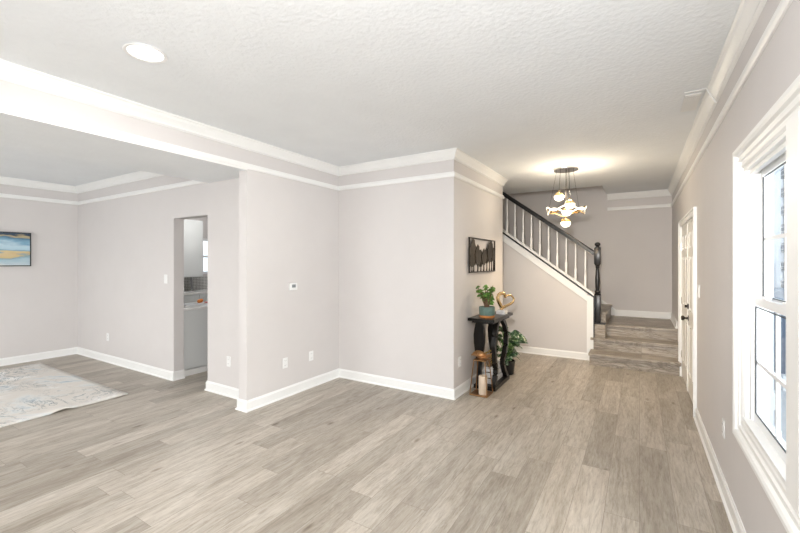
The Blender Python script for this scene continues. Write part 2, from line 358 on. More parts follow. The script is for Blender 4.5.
# right wall with the window and door holes
WIN = [(0.95, 1.72), (1.90, 2.67)]; WZ0, WZ1 = 0.68, 1.985
DY0, DY1, DZ = 4.78, 6.34, 1.965
b = MB()
b.box(XR, XR+.09, YREAR-.14, WIN[0][0], 0, ZC).box(XR, XR+.09, WIN[0][0], WIN[1][1], 0, WZ0).box(XR, XR+.09, WIN[0][0], WIN[1][1], WZ1, ZC)
b.box(XR, XR+.09, WIN[1][1], DY0, 0, ZC).box(XR, XR+.09, DY0, DY1, DZ, ZC).box(XR, XR+.09, DY1, YK+.14, 0, ZC)
struct(b.build('wall_right', M['wall']))
b = MB(); b.box(XL-.14, XR, YK, YK+.14, 0, 5.2)
struct(b.build('wall_back', M['wall']))
b = MB(); b.box(-4.3, -4.16, 7.10, YK, ZC+.12, 5.2).box(-.515, -.40, 7.10, YK, ZC+.12, 5.2).box(-4.3, -.4, 6.98, 7.10, ZC+.12, 5.2).box(-4.3, -.4, 6.98, YK, 5.2, 5.3)
struct(b.build('wall_stairwell', M['wall']))
b = MB(); b.box(XL-.14, XL, YREAR-.14, 4.88, 0, ZC).box(XL-.14, XL, 4.88, 5.75, 0, 1.25).box(XL-.14, XL, 4.88, 5.75, 2.0, ZC).box(XL-.14, XL, 5.75, YK, 0, ZC)
struct(b.build('wall_left', M['wall']))
# rear wall with two openings added for light
b = MB()
zz0, zz1 = 0.6, 2.3
b.box(XL, -6.8, YREAR-.14, YREAR, 0, ZC).box(-6.8, -4.6, YREAR-.14, YREAR, 0, zz0).box(-6.8, -4.6, YREAR-.14, YREAR, zz1, ZC).box(-4.6, -2.5, YREAR-.14, YREAR, 0, ZC)
b.box(-2.5, -.1, YREAR-.14, YREAR, 0, zz0).box(-2.5, -.1, YREAR-.14, YREAR, zz1, ZC).box(-.1, XR, YREAR-.14, YREAR, 0, ZC)
struct(b.build('wall_rear', M['wall']))
# dining-room wall with the opening to the kitchen
PX0, PX1, PZ = -5.045, -4.33, 2.055
b = MB(); b.box(XL, PX0, YL, YL+.13, 0, ZC).box(PX0, PX1, YL, YL+.13, PZ, ZC).box(PX1, XA-.125, YL, YL+.13, 0, ZC)
struct(b.build('wall_dining', M['wall']))
b = MB(); b.box(XA-.125, XA, YA, YB+.13, 0, ZC)
struct(b.build('wall_middle', M['wall']))
b = MB(); b.box(XA, XC-.125, YB, YB+.13, 0, ZC).box(XC-.125, XC, YB, YD, 0, ZC)
struct(b.build('wall_entry', M['wall']))
# wall under the stairs, sloping top
SL = -0.737; SZ0 = 0.985; SX0 = -0.592
def sz(x, z0=SZ0): return z0+SL*(x-SX0)
b = MB(); b.prism([(-3.6, 0), (-.60, 0), (-.60, sz(-.60)-.03), (-3.0, sz(-3.0)-.03), (-3.6, sz(-3.0)-.03)], 1, YW, YW+.12)
struct(b.build('wall_understair', M['wall']))

# crown, picture rail and baseboards
crown = [(0, ZC), (0.062, ZC), (0.062, ZC-.012), (0.052, ZC-.020), (0.045, ZC-.038), (0.028, ZC-.062), (0.018, ZC-.078), (0.018, ZC-.092), (0.008, ZC-.100), (0, ZC-.104)]
rail = [(0, 2.436), (0.010, 2.436), (0.018, 2.446), (0.020, 2.462), (0.014, 2.478), (0.012, 2.490), (0, 2.494)]
base = [(0, 0), (0.026, 0), (0.026, 0.008), (0.020, 0.016), (0.014, 0.018), (0.014, 0.092), (0.008, 0.102), (0.006, 0.110), (0, 0.110)]
P_right = [(XR, YREAR), (XR, YK), (-0.50, YK)]
P_main = [(XC-.125, YD), (XC, YD), (XC, YB), (XA, YB), (XA, YREAR)]
P_dine = [(XBEAM, YL), (XL, YL), (XL, YREAR), (XBEAM, YREAR)]
for nm, pth, cr in (('trim_2', P_right, crown), ('trim_3', P_main, crown), ('trim_4', P_dine, crown), ('trim_5', P_right, rail), ('trim_6', P_main, rail), ('trim_7', P_dine, rail)):
    struct(MB().sweep(pth, cr).build(nm, M['trim']))
# small flat casing under the rail along the header and down nothing else
struct(MB().sweep([(XA, YA), (XA, YREAR)], [(0, ZBEAM-.004), (0.008, ZBEAM-.004), (0.012, ZBEAM+.010), (0, ZBEAM+.014)]).build('trim_8', M['trim']))
struct(MB().sweep([(XR, YREAR), (XR, 4.69)], base).build('baseboard_right', M['trim']))
struct(MB().sweep([(XC-.125, YD), (XC, YD), (XC, YB), (XA, YB), (XA, YA), (XA-.125, YA), (XA-.125, YL), (PX1, YL), (PX1, YL+.13)], base).build('baseboard_middle', M['trim']))
struct(MB().sweep([(PX0, YL+.13), (PX0, YL), (XL, YL), (XL, YREAR)], base).build('baseboard_left', M['trim']))
struct(MB().sweep([(-.69, YW), (-3.6, YW)], base).build('baseboard_understair', M['trim']))
struct(MB().sweep([(XR, 6.97), (XR, YK), (-.385, YK)], [(o, z+LAND) for o, z in base]).build('baseboard_landing', M['trim']))
struct(MB().sweep([(XL, YREAR), (XR, YREAR)], base).build('baseboard_rear', M['trim']))

# ------------------------------------------------------------------ windows
def casing_prof_box(b, y0, y1, z0, z1, wd=0.11):
    """stepped picture-frame casing round an opening on the right wall (room side is -X)"""
    prof = [(0.0, 0.010), (0.012, 0.016), (0.022, 0.016), (0.026, 0.009), (0.040, 0.011), (0.044, 0.021), (0.056, 0.022), (0.060, 0.014), (0.074, 0.017), (0.080, 0.030), (0.092, 0.036), (wd, 0.036)]
    rings = []
    n = len(prof)
    for (sy, sz_) in ((0, 0), (1, 0), (1, 1), (0, 1)):
        ring = []
        for o, h in prof:
            y = (y1+o) if sy else (y0-o); z = (z1+o) if sz_ else (z0-o); ring.append(b.bm.verts.new((XR-h, y, z)))
        o = prof[-1][0]; y = (y1+o) if sy else (y0-o); z = (z1+o) if sz_ else (z0-o); ring.append(b.bm.verts.new((XR, y, z)))
        y = y1 if sy else y0; z = z1 if sz_ else z0; ring.append(b.bm.verts.new((XR, y, z)))
        rings.append(ring)
    k = n+2
    for j in range(4):
        a, c = rings[j], rings[(j+1) % 4]
        for i in range(k): b.bm.faces.new((a[i], a[(i+1) % k], c[(i+1) % k], c[i]))
b = MB(); casing_prof_box(b, WIN[0][0], WIN[1][1], WZ0, WZ1)
wroot = bpy.data.objects.new('window_1', None); C.objects.link(wroot); wroot.location = (XR, WIN[1][1], WZ0); struct(wroot)
wroot2 = bpy.data.objects.new('window_2', None); C.objects.link(wroot2); wroot2.location = (XR, WIN[0][0], WZ0); struct(wroot2)
b.build('casing', M['trim'], wroot)
b = MB(); b.box(XR-.022, XR+.088, 1.7205, 1.8995, WZ0, WZ1).box(XR-.032, XR-.022, 1.745, 1.875, WZ0, WZ1)
b.build('mullion_post', M['trim'], wroot)
def sash_window(root, y0, y1):
    b = MB(); t = 0.018; X0, X1 = XR-.008, XR+.086    # jamb liner
    b.box(X0, X1, y1-t, y1, WZ0+t, WZ1-t).box(X0, X1, y0, y0+t, WZ0+t, WZ1-t).box(X0, X1, y0, y1, WZ1-t, WZ1).box(X0-.005, X1, y0, y1, WZ0, WZ0+t)
    b.box(XR+.004, XR+.012, y1-t-.007, y1-t, WZ0+t, WZ1-t).box(XR+.014, XR+.026, y1-t-.014, y1-t, WZ0+t, WZ1-t).box(XR+.0505, XR+.0535, y1-t-.010, y1-t, WZ0, WZ1)
    b.box(XR+.012, XR+.035, y0+t, y1-t, WZ1-t-.02, WZ1-t)
    b.build('jamb', M['trim'], root)
    for nm, xa, xb, z0, z1 in (('lower_sash', XR+.026, XR+.050, WZ0+t, 1.325), ('upper_sash', XR+.054, XR+.078, 1.285, WZ1-t)):
        Y0, Y1 = y0+t, y1-t; r = 0.046
        b = MB(); b.box(xa, xb, Y1-r, Y1, z0, z1).box(xa, xb, Y0, Y0+r, z0, z1).box(xa, xb, Y0+r, Y1-r, z0, z0+r).box(xa, xb, Y0+r, Y1-r, z1-r+.006, z1)
        s_ = b.build(nm, M['vinyl'], root)
        xm = (xa+xb)/2
        b = MB(); zc = (z0+z1)/2-.012; ym = (Y0+Y1)/2
        b.box(xm-.007, xm+.007, Y0+r, Y1-r, zc-.009, zc+.009).box(xm-.006, xm+.006, ym-.009, ym+.009, z0+r, z1-r)
        b.build('muntin', M['vinyl'], s_)
        MB().box(xm-.002, xm+.002, Y0+r-.004, Y1-r+.004, z0+r-.004, z1-r+.004).build('pane', M['glass'], s_)
        e = 0.004
        b = MB(); b.box(xa-.002, xa+.004, Y1-r-e, Y1-r, z0+r, z1-r).box(xa-.002, xa+.004, Y0+r, Y1-r, z0+r, z0+r+e).box(xa-.002, xa+.004, Y0+r, Y1-r, z1-r-e, z1-r)
        if nm == 'lower_sash': b.box(xa-.001, xa+.02, Y1, Y1+.003, z0, z1)
        b.build('seal', M['seal'], s_)
        if nm == 'lower_sash':
            for q in (0.3, 0.7):
                MB().box(xa-.004, xa+.022, y0+(y1-y0)*q-.025, y0+(y1-y0)*q+.025, z1, z1+.014, .003).build('latch', M['vinyl'], s_)
sash_window(wroot, *WIN[1]); sash_window(wroot2, *WIN[0])
# unseen windows behind the camera, added to let light in : frames with panes
for i, (x0, x1) in enumerate(((-2.5, -.1), (-6.8, -4.6))):
    r_ = bpy.data.objects.new('window_%d' % (i+3), None); C.objects.link(r_); r_.location = (x0, YREAR, zz0); struct(r_)
    b = MB(); b.box(x0, x1, YREAR-.1, YREAR-.04, zz0, zz0+.05).box(x0, x1, YREAR-.1, YREAR-.04, zz1-.05, zz1).box(x0, x0+.05, YREAR-.1, YREAR-.04, zz0, zz1).box(x1-.05, x1, YREAR-.1, YREAR-.04, zz0, zz1).box((x0+x1)/2-.03, (x0+x1)/2+.03, YREAR-.1, YREAR-.04, zz0, zz1)
    b.build('frame', M['vinyl'], r_)
    MB().box(x0+.04, x1-.04, YREAR-.073, YREAR-.068, zz0+.04, zz1-.04).build('pane', M['glass'], r_)
# kitchen window
r_ = bpy.data.objects.new('window_5', None); C.objects.link(r_); r_.location = (XL, 4.88, 1.25); struct(r_)
b = MB(); b.box(XL-.1, XL+.02, 4.88, 4.93, 1.25, 2.0).box(XL-.1, XL+.02, 5.70, 5.75, 1.25, 2.0).box(XL-.1, XL+.02, 4.93, 5.70, 1.25, 1.30).box(XL-.1, XL+.02, 4.93, 5.70, 1.95, 2.0).box(XL-.07, XL-.03, 4.93, 5.70, 1.6, 1.64).box(XL-.068, XL-.032, 5.35, 5.39, 1.30, 1.95)
b.build('frame', M['vinyl'], r_)
MB().box(XL-.055, XL-.05, 5.0, 5.73, 1.27, 1.98).build('pane', M['glass'], r_)

# ------------------------------------------------------------------ entry doors
droot = bpy.data.objects.new('door_1', None); C.objects.link(droot); droot.location = (XR, DY0, 0); struct(droot)
b = MB(); c_ = 0.078; ct = DZ+c_-.01
b.box(XR-.018, XR, DY0-c_+.02, DY0, 0, DZ).box(XR-.018, XR, DY1, DY1+c_-.02, 0, DZ).box(XR-.018, XR, DY0-c_+.02, DY1+c_-.02, DZ, ct-.02)
b.box(XR-.028, XR, DY0-c_, DY0-c_+.02, 0, ct-.02).box(XR-.028, XR, DY1+c_-.02, DY1+c_, 0, ct-.02).box(XR-.028, XR, DY0-c_, DY1+c_, ct-.02, ct)
b.build('casing', M['trim'], droot)
b = MB(); b.box(XR, XR+.089, DY0, DY0+.02, 0, DZ-.02).box(XR, XR+.089, DY1-.02, DY1, 0, DZ-.02).box(XR, XR+.089, DY0, DY1, DZ-.02, DZ).box(XR+.045, XR+.089, DY0+.02, DY1-.02, 0, .02)
b.build('jamb', M['trim'], droot)
def leaf(y0, y1, hand):
    X0, X1 = XR+.004, XR+.044
    b = MB(); z0, z1 = .022, DZ-.022
    b.box(X0+.014, X1-.002, y0, y1, z0, z1)
    st = .11; yc = (y0+y1)/2
    b.box(X0, X0+.014, y0, y0+st, z0, z1).box(X0, X0+.014, y1-st, y1, z0, z1)
    for za, zb in ((z0, .24), (.80, .96), (1.56, 1.66), (1.83, z1)): b.box(X0, X0+.014, y0+st, y1-st, za, zb)
    for za, zb in ((.24, .80), (.96, 1.56), (1.66, 1.83)): b.box(X0, X0+.014, yc-.045, yc+.045, za, zb)
    o = b.build('leaf', M['door'], droot)
    k = 0
    for ya, yb in ((y0+st, yc-.045), (yc+.045, y1-st)):
        for za, zb in ((.24, .80), (.96, 1.56), (1.66, 1.83)):
            MB().box(X0+.003, X0+.016, ya+.03, yb-.03, za+.03, zb-.03, .008).build('panel', M['door'], o)
    return o
ym = 5.57
lf = leaf(DY0+.022, ym-.002, 1); leaf(ym+.002, DY1-.022, 0)
MB().box(XR-.006, XR+.010, ym-.02, ym+.02, .022, DZ-.022, .003).build('astragal', M['door'], droot)
def knobp(y, z):
    b = MB()
    def rot(prof): 
        n0 = len(b.bm.verts); b.lathe(prof, seg=20); b.bm.verts.ensure_lookup_table()
        for v in b.bm.verts[n0:]: v.co = Vector((XR+.005-v.co.z, y+v.co.x, z+v.co.y))
    return b, rot
b, rot = knobp(5.50, .865); rot([(0, 0), (.032, 0), (.032, .006), (.012, .010), (.011, .034), (.020, .040), (.028, .050), (.028, .060), (.020, .070), (0, .072)])
b.build('knob', M['bronze'], lf, smooth=True)
b, rot = knobp(5.50, 1.0); rot([(0, 0), (.030, 0), (.028, .012), (.010, .014), (.010, .018), (0, .018)]); b.box(XR-.032, XR-.010, 5.495, 5.505, .985, 1.015)
b.build('deadbolt', M['bronze'], lf, smooth=True)
for z in (.3, 1.0, 1.7):
    MB().box(XR-.004, XR+.006, DY1-.032, DY1-.015, z-.045, z+.045).build('hinge', M['chrome'], droot)

# ------------------------------------------------------------------ staircase
stair = thing('staircase', 'grey plank staircase turning left above a landing, with black handrail and white balusters', 'staircase', (-.1, 6.33, 0))
R1 = [(6.345, LAND/3), (6.635, 2*LAND/3), (6.93, LAND)]
XLs = -.625
for i, (y, z) in enumerate(R1):
    x0 = XLs if i < 2 else -.44
    yn = R1[i+1][0] if i < 2 else YK
    za = 0 if i == 0 else R1[i-1][1]
    MB().box(x0, XR, y, yn+.02 if i < 2 else yn, 0 if i < 2 else 0, z-.036).build('riser' if i < 2 else 'landing_base', M['stair_wood'], stair)
    MB().box(x0-.012 if i < 2 else x0, XR, y-.034, yn if i < 2 else YK, z-.036, z, .004).build('tread' if i < 2 else 'landing', M['stair_wood'], stair)
    MB().box(x0+.004, XR-.002, y-.006, y, z-.052, z-.0365).build('nosing_strip', M['stair_wood'], stair)
MB().box(-.585, -.441, YW+.0, 6.93+.10, 2*LAND/3+.002, LAND+.028).build('newel_block', M['stair_wood'], stair)
MB().box(-.598, -.438, YW-.008, YW+.10, LAND+.028, LAND+.043).build('block_cap', M['gloss_black'], stair)
# upper flight behind the stringer
rise, run = .200, .2705; x = -.445; z = LAND
for k in range(9):
    z2 = z+rise; x2 = x-run
    MB().box(x2, x-.0, YW+.125, YK-.001, max(0, z-.35), z2-.028).build('riser', M['stair_wood'], stair)
    MB().box(x2, x+.026, YW+.125, YK-.02, z2-.028, z2, .006).build('tread', M['stair_wood'], stair)
    x, z = x2, z2
MB().box(-.52, -.47, YW+.100, YW+.124, LAND+.001, LAND+.17).build('riser', M['stair_wood'], stair)
# outer stringer: skirt, black strip, shoe
xa, xb = -3.05, -.592
MB().prism([(xa, sz(xa)-.155), (xb-.095, sz(xb-.095)-.155), (xb-.095, sz(xb-.095)-.024), (xa, sz(xa)-.024)], 1, YW-.018, YW+.0).build('skirt_board', M['trim'], stair)
MB().box(-.69, -.598, YW-.018, YW+.0, 0, sz(-.64)-.03).build('skirt_post', M['trim'], stair)
MB().prism([(xa, sz(xa)-.026), (xb, sz(xb)-.026), (xb, sz(xb)), (xa, sz(xa))], 1, YW-.030, YW+.13).build('stringer_cap', M['gloss_black'], stair)
MB().box(-.598, -.585, YW-.03, YW+.10, 2*LAND/3, sz(xb)).build('stringer_cap', M['gloss_black'], stair)
MB().prism([(xa, sz(xa)), (-.595, sz(-.595)), (-.595, sz(-.595)+.040), (xa, sz(xa)+.040)], 1, YW+.02, YW+.09).build('shoe_rail', M['trim'], stair)
# wall skirt on the back wall
MB().prism([(-.35, LAND+.01), (-.35, LAND+.10), (-3.0, LAND+.10+2.65*.74), (-3.0, LAND-.1+2.65*.74), (-.47, LAND+.01)], 1, YK-.016, YK-.0005).build('wall_skirt', M['trim'], stair)
# handrail
YR_ = YW+.055
def hz(x): return 1.635+SL*(x-SX0)+.0
hp = [(-.032, -.030), (.032, -.030), (.030, -.012), (.034, .005), (.028, .024), (.012, .033), (-.012, .033), (-.028, .024), (-.034, .005), (-.030, -.012)]
x1 = -1.96
MB().tube([(x1-.06, YR_, hz(x1-.06)), (-.59, YR_, hz(-.59))], 1.0, prof=hp).build('handrail', M['gloss_black'], stair, smooth=True)
for xq in (-1.934, -1.800, -1.665, -1.530, -1.395, -1.260, -1.127, -.993, -.857, -.718):
    zb = sz(xq)+.02; zt = hz(xq)-.02
    b = MB(); q = .0155
    b.box(xq-q, xq+q, YR_-q, YR_+q, zb, zb+.20, .002)
    h = zt-zb-.20
    b.lathe([(.012, 0), (.0155, .012), (.010, .022), (.0145, .035), (.0095, .05), (.0125, .12), (.0115, h*.5), (.0085, h-.01), (.0085, h)], (xq, YR_, zb+.20), 10)
    b.build('baluster', M['trim'], stair, smooth=True)
nx, ny = -.548, YW+.048; b = MB(); z0 = LAND+.043; q = .044
b.box(nx-q, nx+q, ny-q, ny+q, z0, 1.0, .004)
b.lathe([(.040, 0), (.044, .012), (.030, .025), (.040, .045), (.036, .06), (.024, .075), (.030, .12), (.034, .20), (.033, .26), (.026, .36), (.022, .41), (.032, .425), (.024, .44), (.038, .455), (.040, .47)], (nx, ny, 1.0), 20)
b.box(nx-q, nx+q, ny-q, ny+q, 1.47, 1.715, .004)
b.lathe([(.046, 0), (.046, .008), (.026, .016), (.022, .026), (.036, .040), (.042, .055), (.038, .072), (.022, .085), (0, .09)], (nx, ny, 1.715), 20)
b.build('newel_post', M['gloss_black'], stair, smooth=True)

# ------------------------------------------------------------------ chandelier
CX, CY = -.821, 5.52
ch = thing('chandelier', 'gold chandelier of wavy lit ribbons and four white globes hanging from entry ceiling', 'chandelier', (CX, CY, ZC))
MB().lathe([(0, 0), (.155, 0), (.158, -.010), (.150, -.034), (0, -.036)], (CX, CY, ZC), 40).build('canopy', M['chrome'], ch, smooth=True)
GL = [(-.907, 5.52, 2.36), (-.760, 5.42, 2.235), (-.825, 5.60, 2.165), (-.822, 5.50, 2.010)]
for i, (x, y, z) in enumerate(GL):
    g = MB().sphere((x, y, z), .062, 24, .92).build('globe', M['globe'], ch, smooth=True)
    MB().lathe([(.040, 0), (.058, -.022), (.063, -.040), (.060, -.040), (.036, -.004), (0, -.004), (0, .03), (.008, .028), (.010, .012), (.036, .004)][:3]+[(.055, -.028), (.030, .002), (.012, .006), (.010, .03), (0, .032)], (x, y, z+.052), 24).build('cap', M['gold'], g, smooth=True)
    ang = i*1.6+.4; tx, ty = CX+(x-CX)*.8, CY+(y-CY)*.8
    MB().tube([(tx, ty, ZC-.03), (x, y, z+.08)], .0022, 6).build('wire', M['bronze'], ch)
b1 = MB(); b2 = MB(); 
for j, ph in enumerate((0.3, 2.2)):
    pts = []; pin = []
    for k in range(96):
        t = 2*PI*k/96; rr = .225+.010*math.cos(4*t+ph)
        zz = 2.190-.035*j+.030*math.sin(4*t+PI*j+.5)
        pts.append((CX+rr*math.cos(t), CY+rr*math.sin(t), zz)); 
    rb = MB().tube(pts, 1, closed=True, prof=[(-.004, -.009), (.004, -.009), (.004, .009), (-.004, .009)]).build('ribbon', M['gold'], ch)
    MB().tube([(p[0]+(p[0]-CX)*.026, p[1]+(p[1]-CY)*.026, p[2]) for p in pts], 1, closed=True, prof=[(-.002, -.007), (.002, -.007), (.002, .007), (-.002, .007)]).build('led_strip', M['led'], rb)
for k in range(3):
    t = 2*PI*k/3+.9
    MB().tube([(CX+.12*math.cos(t), CY+.12*math.sin(t), ZC-.03), (CX+.225*math.cos(t), CY+.225*math.sin(t), 2.18)], .0016, 6).build('wire', M['bronze'], ch)
lamp('chandelier_light', 'AREA', (CX, CY, 1.90), 9, (1.0, 0.78, 0.52), 0.3)
lamp('chandelier_uplight', 'POINT', (CX+.05, CY-.05, 2.38), 14, (1.0, 0.86, 0.66), 0.06)

# ------------------------------------------------------------------ recessed light, vent
RL = (-2.472, 1.195)
rl = thing('recessed_light', 'round lit white recessed downlight in the living room ceiling', 'ceiling light', (*RL, ZC))
MB().lathe([(.088, -.002), (.108, -.003), (.112, -.008), (.108, -.012), (.092, -.010), (.088, -.004)], (*RL, ZC), 40).build('trim_ring', M['white_plastic'], rl, smooth=True)
MB().lathe([(0, -.006), (.090, -.006), (.090, -.001), (0, -.001)], (*RL, ZC), 40).build('lens', M['lens'], rl)
lamp('downlight', 'AREA', (RL[0], RL[1], ZC-.03), 8, (1, .97, .93), .16)
v = thing('ceiling_vent', 'small white rectangular register on ceiling near the right crown molding', 'vent', (.33, 3.74, ZC))
b = MB(); b.box(.285, .385, 3.56, 3.93, ZC-.010, ZC-.0005, .002); b.build('frame', M['white_plastic'], v)
b = MB()
for k in range(7): b.box(.295+k*.012, .301+k*.012, 3.585, 3.905, ZC-.014, ZC-.009)
b.build('louvre', M['white_plastic'], v)
tag(MB().tube([(.275, 3.50, ZC-.006), (.405, 3.50, ZC-.006), (.41, 3.50, ZC-.02), (.455, 3.50, ZC-.112), (.462, 3.50, ZC-.118)], .005, 6).build('cable_cover', M['white_plastic'], None),
    'thin white raceway running from the ceiling vent over the crown molding', 'cable cover')

# ------------------------------------------------------------------ outlets, switches, thermostat
def plate(kind, pos, normal, label, group=None, w_=.070, h_=.115):
    """pos on the wall, normal one of +x,-x,-y"""
    name = {'outlet': 'wall_outlet', 'switch': 'light_switch', 'thermostat': 'thermostat'}[kind]
    t = thing(name, label, {'outlet': 'outlet', 'switch': 'light switch', 'thermostat': 'thermostat'}[kind], pos, group)
    def add(nm, u0, u1, z0, z1, d0, d1, m, bev=0, par=None):
        x, y, z = pos
        if normal == '+x': bb = (x+d0, x+d1, y+u0, y+u1)
        elif normal == '-x': bb = (x-d1, x-d0, y+u0, y+u1)
        else: bb = (x+u0, x+u1, y-d1, y-d0)
        return MB().box(*bb, z+z0, z+z1, bev).build(nm, m, par or t)
    add('plate', -w_/2, w_/2, -h_/2, h_/2, 0.0003, .006, M['white_plastic'], .002)
    if kind == 'outlet':
        for s in (-1, 1):
            o = add('socket', -.017, .017, s*.026-.015, s*.026+.015, .005, .008, M['white_plastic'], .001)
            add('slot', -.009, -.006, s*.026-.004, s*.026+.006, .0078, .0084, M['slot'], par=o); add('slot', .006, .009, s*.026-.004, s*.026+.006, .0078, .0084, M['slot'], par=o)
    elif kind == 'switch':
        n = max(1, int(w_/.06))
        for k in range(n):
            u = (k-(n-1)/2)*.046
            add('rocker', u-.016, u+.016, -.033, .033, .005, .010, M['white_plastic'], .002)
    else:
        add('screen', -w_*.32, w_*.32, -.006, h_*.34, .018, .021, M['grey_plastic'], .001)
    return t
plate('outlet', (XA, 3.073, .380), '+x', 'white outlet on the middle wall, the nearer of two, left of the inside corner')
plate('outlet', (XA, 3.478, .376), '+x', 'white outlet on the middle wall, the one closest to the inside corner')
plate('outlet', (XC, 4.15, .375), '+x', 'white outlet low on the entry wall left of the black console table')
plate('outlet', (-3.93, YL, .387), '-y', 'white outlet on the narrow wall between kitchen opening and pillar')
plate('outlet', (-6.824, YL, .375), '-y', 'white outlet low on the dining wall near the far corner')
plate('outlet', (XR, 3.283, .42), '-x', 'white outlet on the right wall between window and front door')
plate('switch', (-5.225, YL, 1.282), '-y', 'white light switch beside the left edge of the kitchen opening')
plate('switch', (XR, 4.53, 1.235), '-x', 'white two-gang light switch on the right wall beside the front door', w_=.115)
th = thing('thermostat', 'small white thermostat with grey screen on the middle wall', 'thermostat', (XA, 3.183, 1.223))
MB().box(XA+.0004, XA+.022, 3.183-.055, 3.183+.055, 1.223-.040, 1.223+.040, .004).build('housing', M['white_plastic'], th)
MB().box(XA+.021, XA+.024, 3.183-.028, 3.183+.028, 1.212, 1.247, .001).build('screen', M['grey_plastic'], th)

# ------------------------------------------------------------------ rug
b = MB(); rx0, rx1, ry0, ry1 = -7.58, -4.945, -1.55, 2.205; nx_, ny_ = 24, 60; g = []
for i in range(nx_+1):
    row = []
    for j in range(ny_+1):
        x = rx0+(rx1-rx0)*i/nx_; y = ry0+(ry1-ry0)*j/ny_
        z = .011+.026*math.exp(-((y-1.62)/.07)**2)*max(0, 1-(rx1-x)/.25)+.004*math.exp(-((y-2.2)/.2)**2)*max(0, 1-(rx1-x)/.4)
        row.append(b.bm.verts.new((x, y, z)))
    g.append(row)
fs = [b.bm.faces.new((g[i][j], g[i+1][j], g[i+1][j+1], g[i][j+1])) for i in range(nx_) for j in range(ny_)]
rg = b.build('area_rug', M['rug'], loc=(-6.26, .33, 0), smooth=True)
sm = rg.modifiers.new('thick', 'SOLIDIFY'); sm.thickness = .010; sm.offset = -1
tag(rg, 'cream area rug with grey and pale blue abstract pattern on the dining floor', 'rug')

# ------------------------------------------------------------------ painting
pt = thing('painting', 'blue and ochre abstract seascape canvas in thin black frame on the left wall', 'painting', (XL, 1.70, 1.69))
b = MB(); y0, y1, z0, z1 = 1.22, 2.178, 1.440, 1.940
b.box(XL+.001, XL+.04, y0, y0+.012, z0, z1).box(XL+.001, XL+.04, y1-.012, y1, z0, z1).box(XL+.001, XL+.04, y0, y1, z0, z0+.012).box(XL+.001, XL+.04, y0, y1, z1-.012, z1)
b.build('frame', M['gloss_black'], pt)
MB().box(XL+.002, XL+.032, y0+.012, y1-.012, z0+.012, z1-.012).build('canvas', M['canvas'], pt, loc=(XL, 1.70, 1.69))

# ------------------------------------------------------------------ metal tree art
ar = thing('metal_wall_art', 'dark metal wall art of a row of trees in a thin frame above console table', 'wall art', (XC, 4.86, 1.58))
y0, y1, z0, z1 = 4.374, 5.335, 1.372, 1.796; xm0, xm1 = XC+.022, XC+.030; t = .014
b = MB(); b.box(xm0-.004, xm1+.004, y0, y0+t, z0, z1).box(xm0-.004, xm1+.004, y1-t, y1, z0, z1).box(xm0-.004, xm1+.004, y0, y1, z0, z0+t).box(xm0-.004, xm1+.004, y0, y1, z1-t, z1)
for yy in (y0+.05, y1-.05):
    for q in (z0+.007, z1-.007): b.box(XC+.0003, xm1, yy-.005, yy+.005, q-.005, q+.005)
b.build('frame', M['bronze'], ar)
random.seed(3)
art_leaf = add_noise(mat('patinated_metal', rough=0.45, metal=0.6), (0.02, 0.018, 0.014), (0.08, 0.062, 0.045), 22, (1, 1, .4))
def tree_shape(yc, zb, zt, w_, off):
    n = 30; pts = []
    for k in range(n):
        a = 2*PI*k/n; r_ = 1+.22*random.uniform(-1, 1)
        e = math.sin(a)
        ww = w_*(.95-.35*max(0, e))
        pts.append((yc+ww*r_*math.cos(a), (zb+zt)/2+(zt-zb)/2*e*(1+.08*random.uniform(-1, 1))))
    pts = [(min(max(p, y0+.002), y1-.002), min(max(q, z0+.002), z1-.004)) for p, q in pts]
    return MB().prism(pts, 0, xm0+off, xm0+off+.004)
for yc, zb, zt, w_, off in ((4.52, 1.46, 1.785, .12, 0), (4.46, 1.44, 1.60, .08, .006), (4.66, 1.46, 1.72, .10, .006), (4.77, 1.44, 1.66, .10, 0), (4.88, 1.46, 1.675, .09, .006), (5.0, 1.48, 1.69, .09, 0), (5.10, 1.50, 1.77, .085, .006), (5.19, 1.50, 1.785, .11, 0), (5.27, 1.51, 1.70, .06, .006)):
    t_ = tree_shape(yc, zb, zt, w_, off).build('tree', art_leaf, ar)
    b = MB(); b.tube([(xm0+.004, yc, z0+.01), (xm0+.004, yc+.008, (z0+zb)/2), (xm0+.004, yc, zb+.06)], [.010, .006, .006], 6)
    b.tube([(xm0+.004, yc, zb-.01), (xm0+.004, yc+.03, zb+.05)], .004, 5).tube([(xm0+.004, yc, zb-.01), (xm0+.004, yc-.03, zb+.05)], .004, 5)
    b.build('trunk', M['bronze'], t_)

# ------------------------------------------------------------------ console table
TX0, TX1, TY0, TY1, TZ = -1.725, -1.405, 4.36, 5.13, .845
tb = thing('console_table', 'black wooden console table with curved vase-shaped legs against the entry wall', 'console table', (-1.57, 4.75, 0))
MB().box(TX0, TX1, TY0, TY1, TZ-.034, TZ, .004).build('tabletop', M['black_wood'], tb)
MB().box(TX0+.03, TX1-.03, TY0+.06, TY1-.06, TZ-.060, TZ-.034).build('apron', M['black_wood'], tb)
b = MB(); b.box(-1.69, -1.425, 4.46, 5.05, 0, .05, .004); b.build('base', M['black_wood'], tb)
def vase(xc, y):
    prof = [(0, .040), (.05, .030), (.12, .022), (.20, .022), (.30, .034), (.40, .052), (.50, .064), (.58, .066), (.66, .056), (.73, .038), (.77, .034)]
    L_ = [(xc-w_, .05+z) for z, w_ in prof]; R_ = [(xc+w_, .05+z) for z, w_ in prof[::-1]]
    return MB().prism(L_+R_, 1, y-.022, y+.022)
vase(-1.63, 4.50).build('leg', M['black_wood'], tb); vase(-1.63, 5.01).build('leg', M['black_wood'], tb)
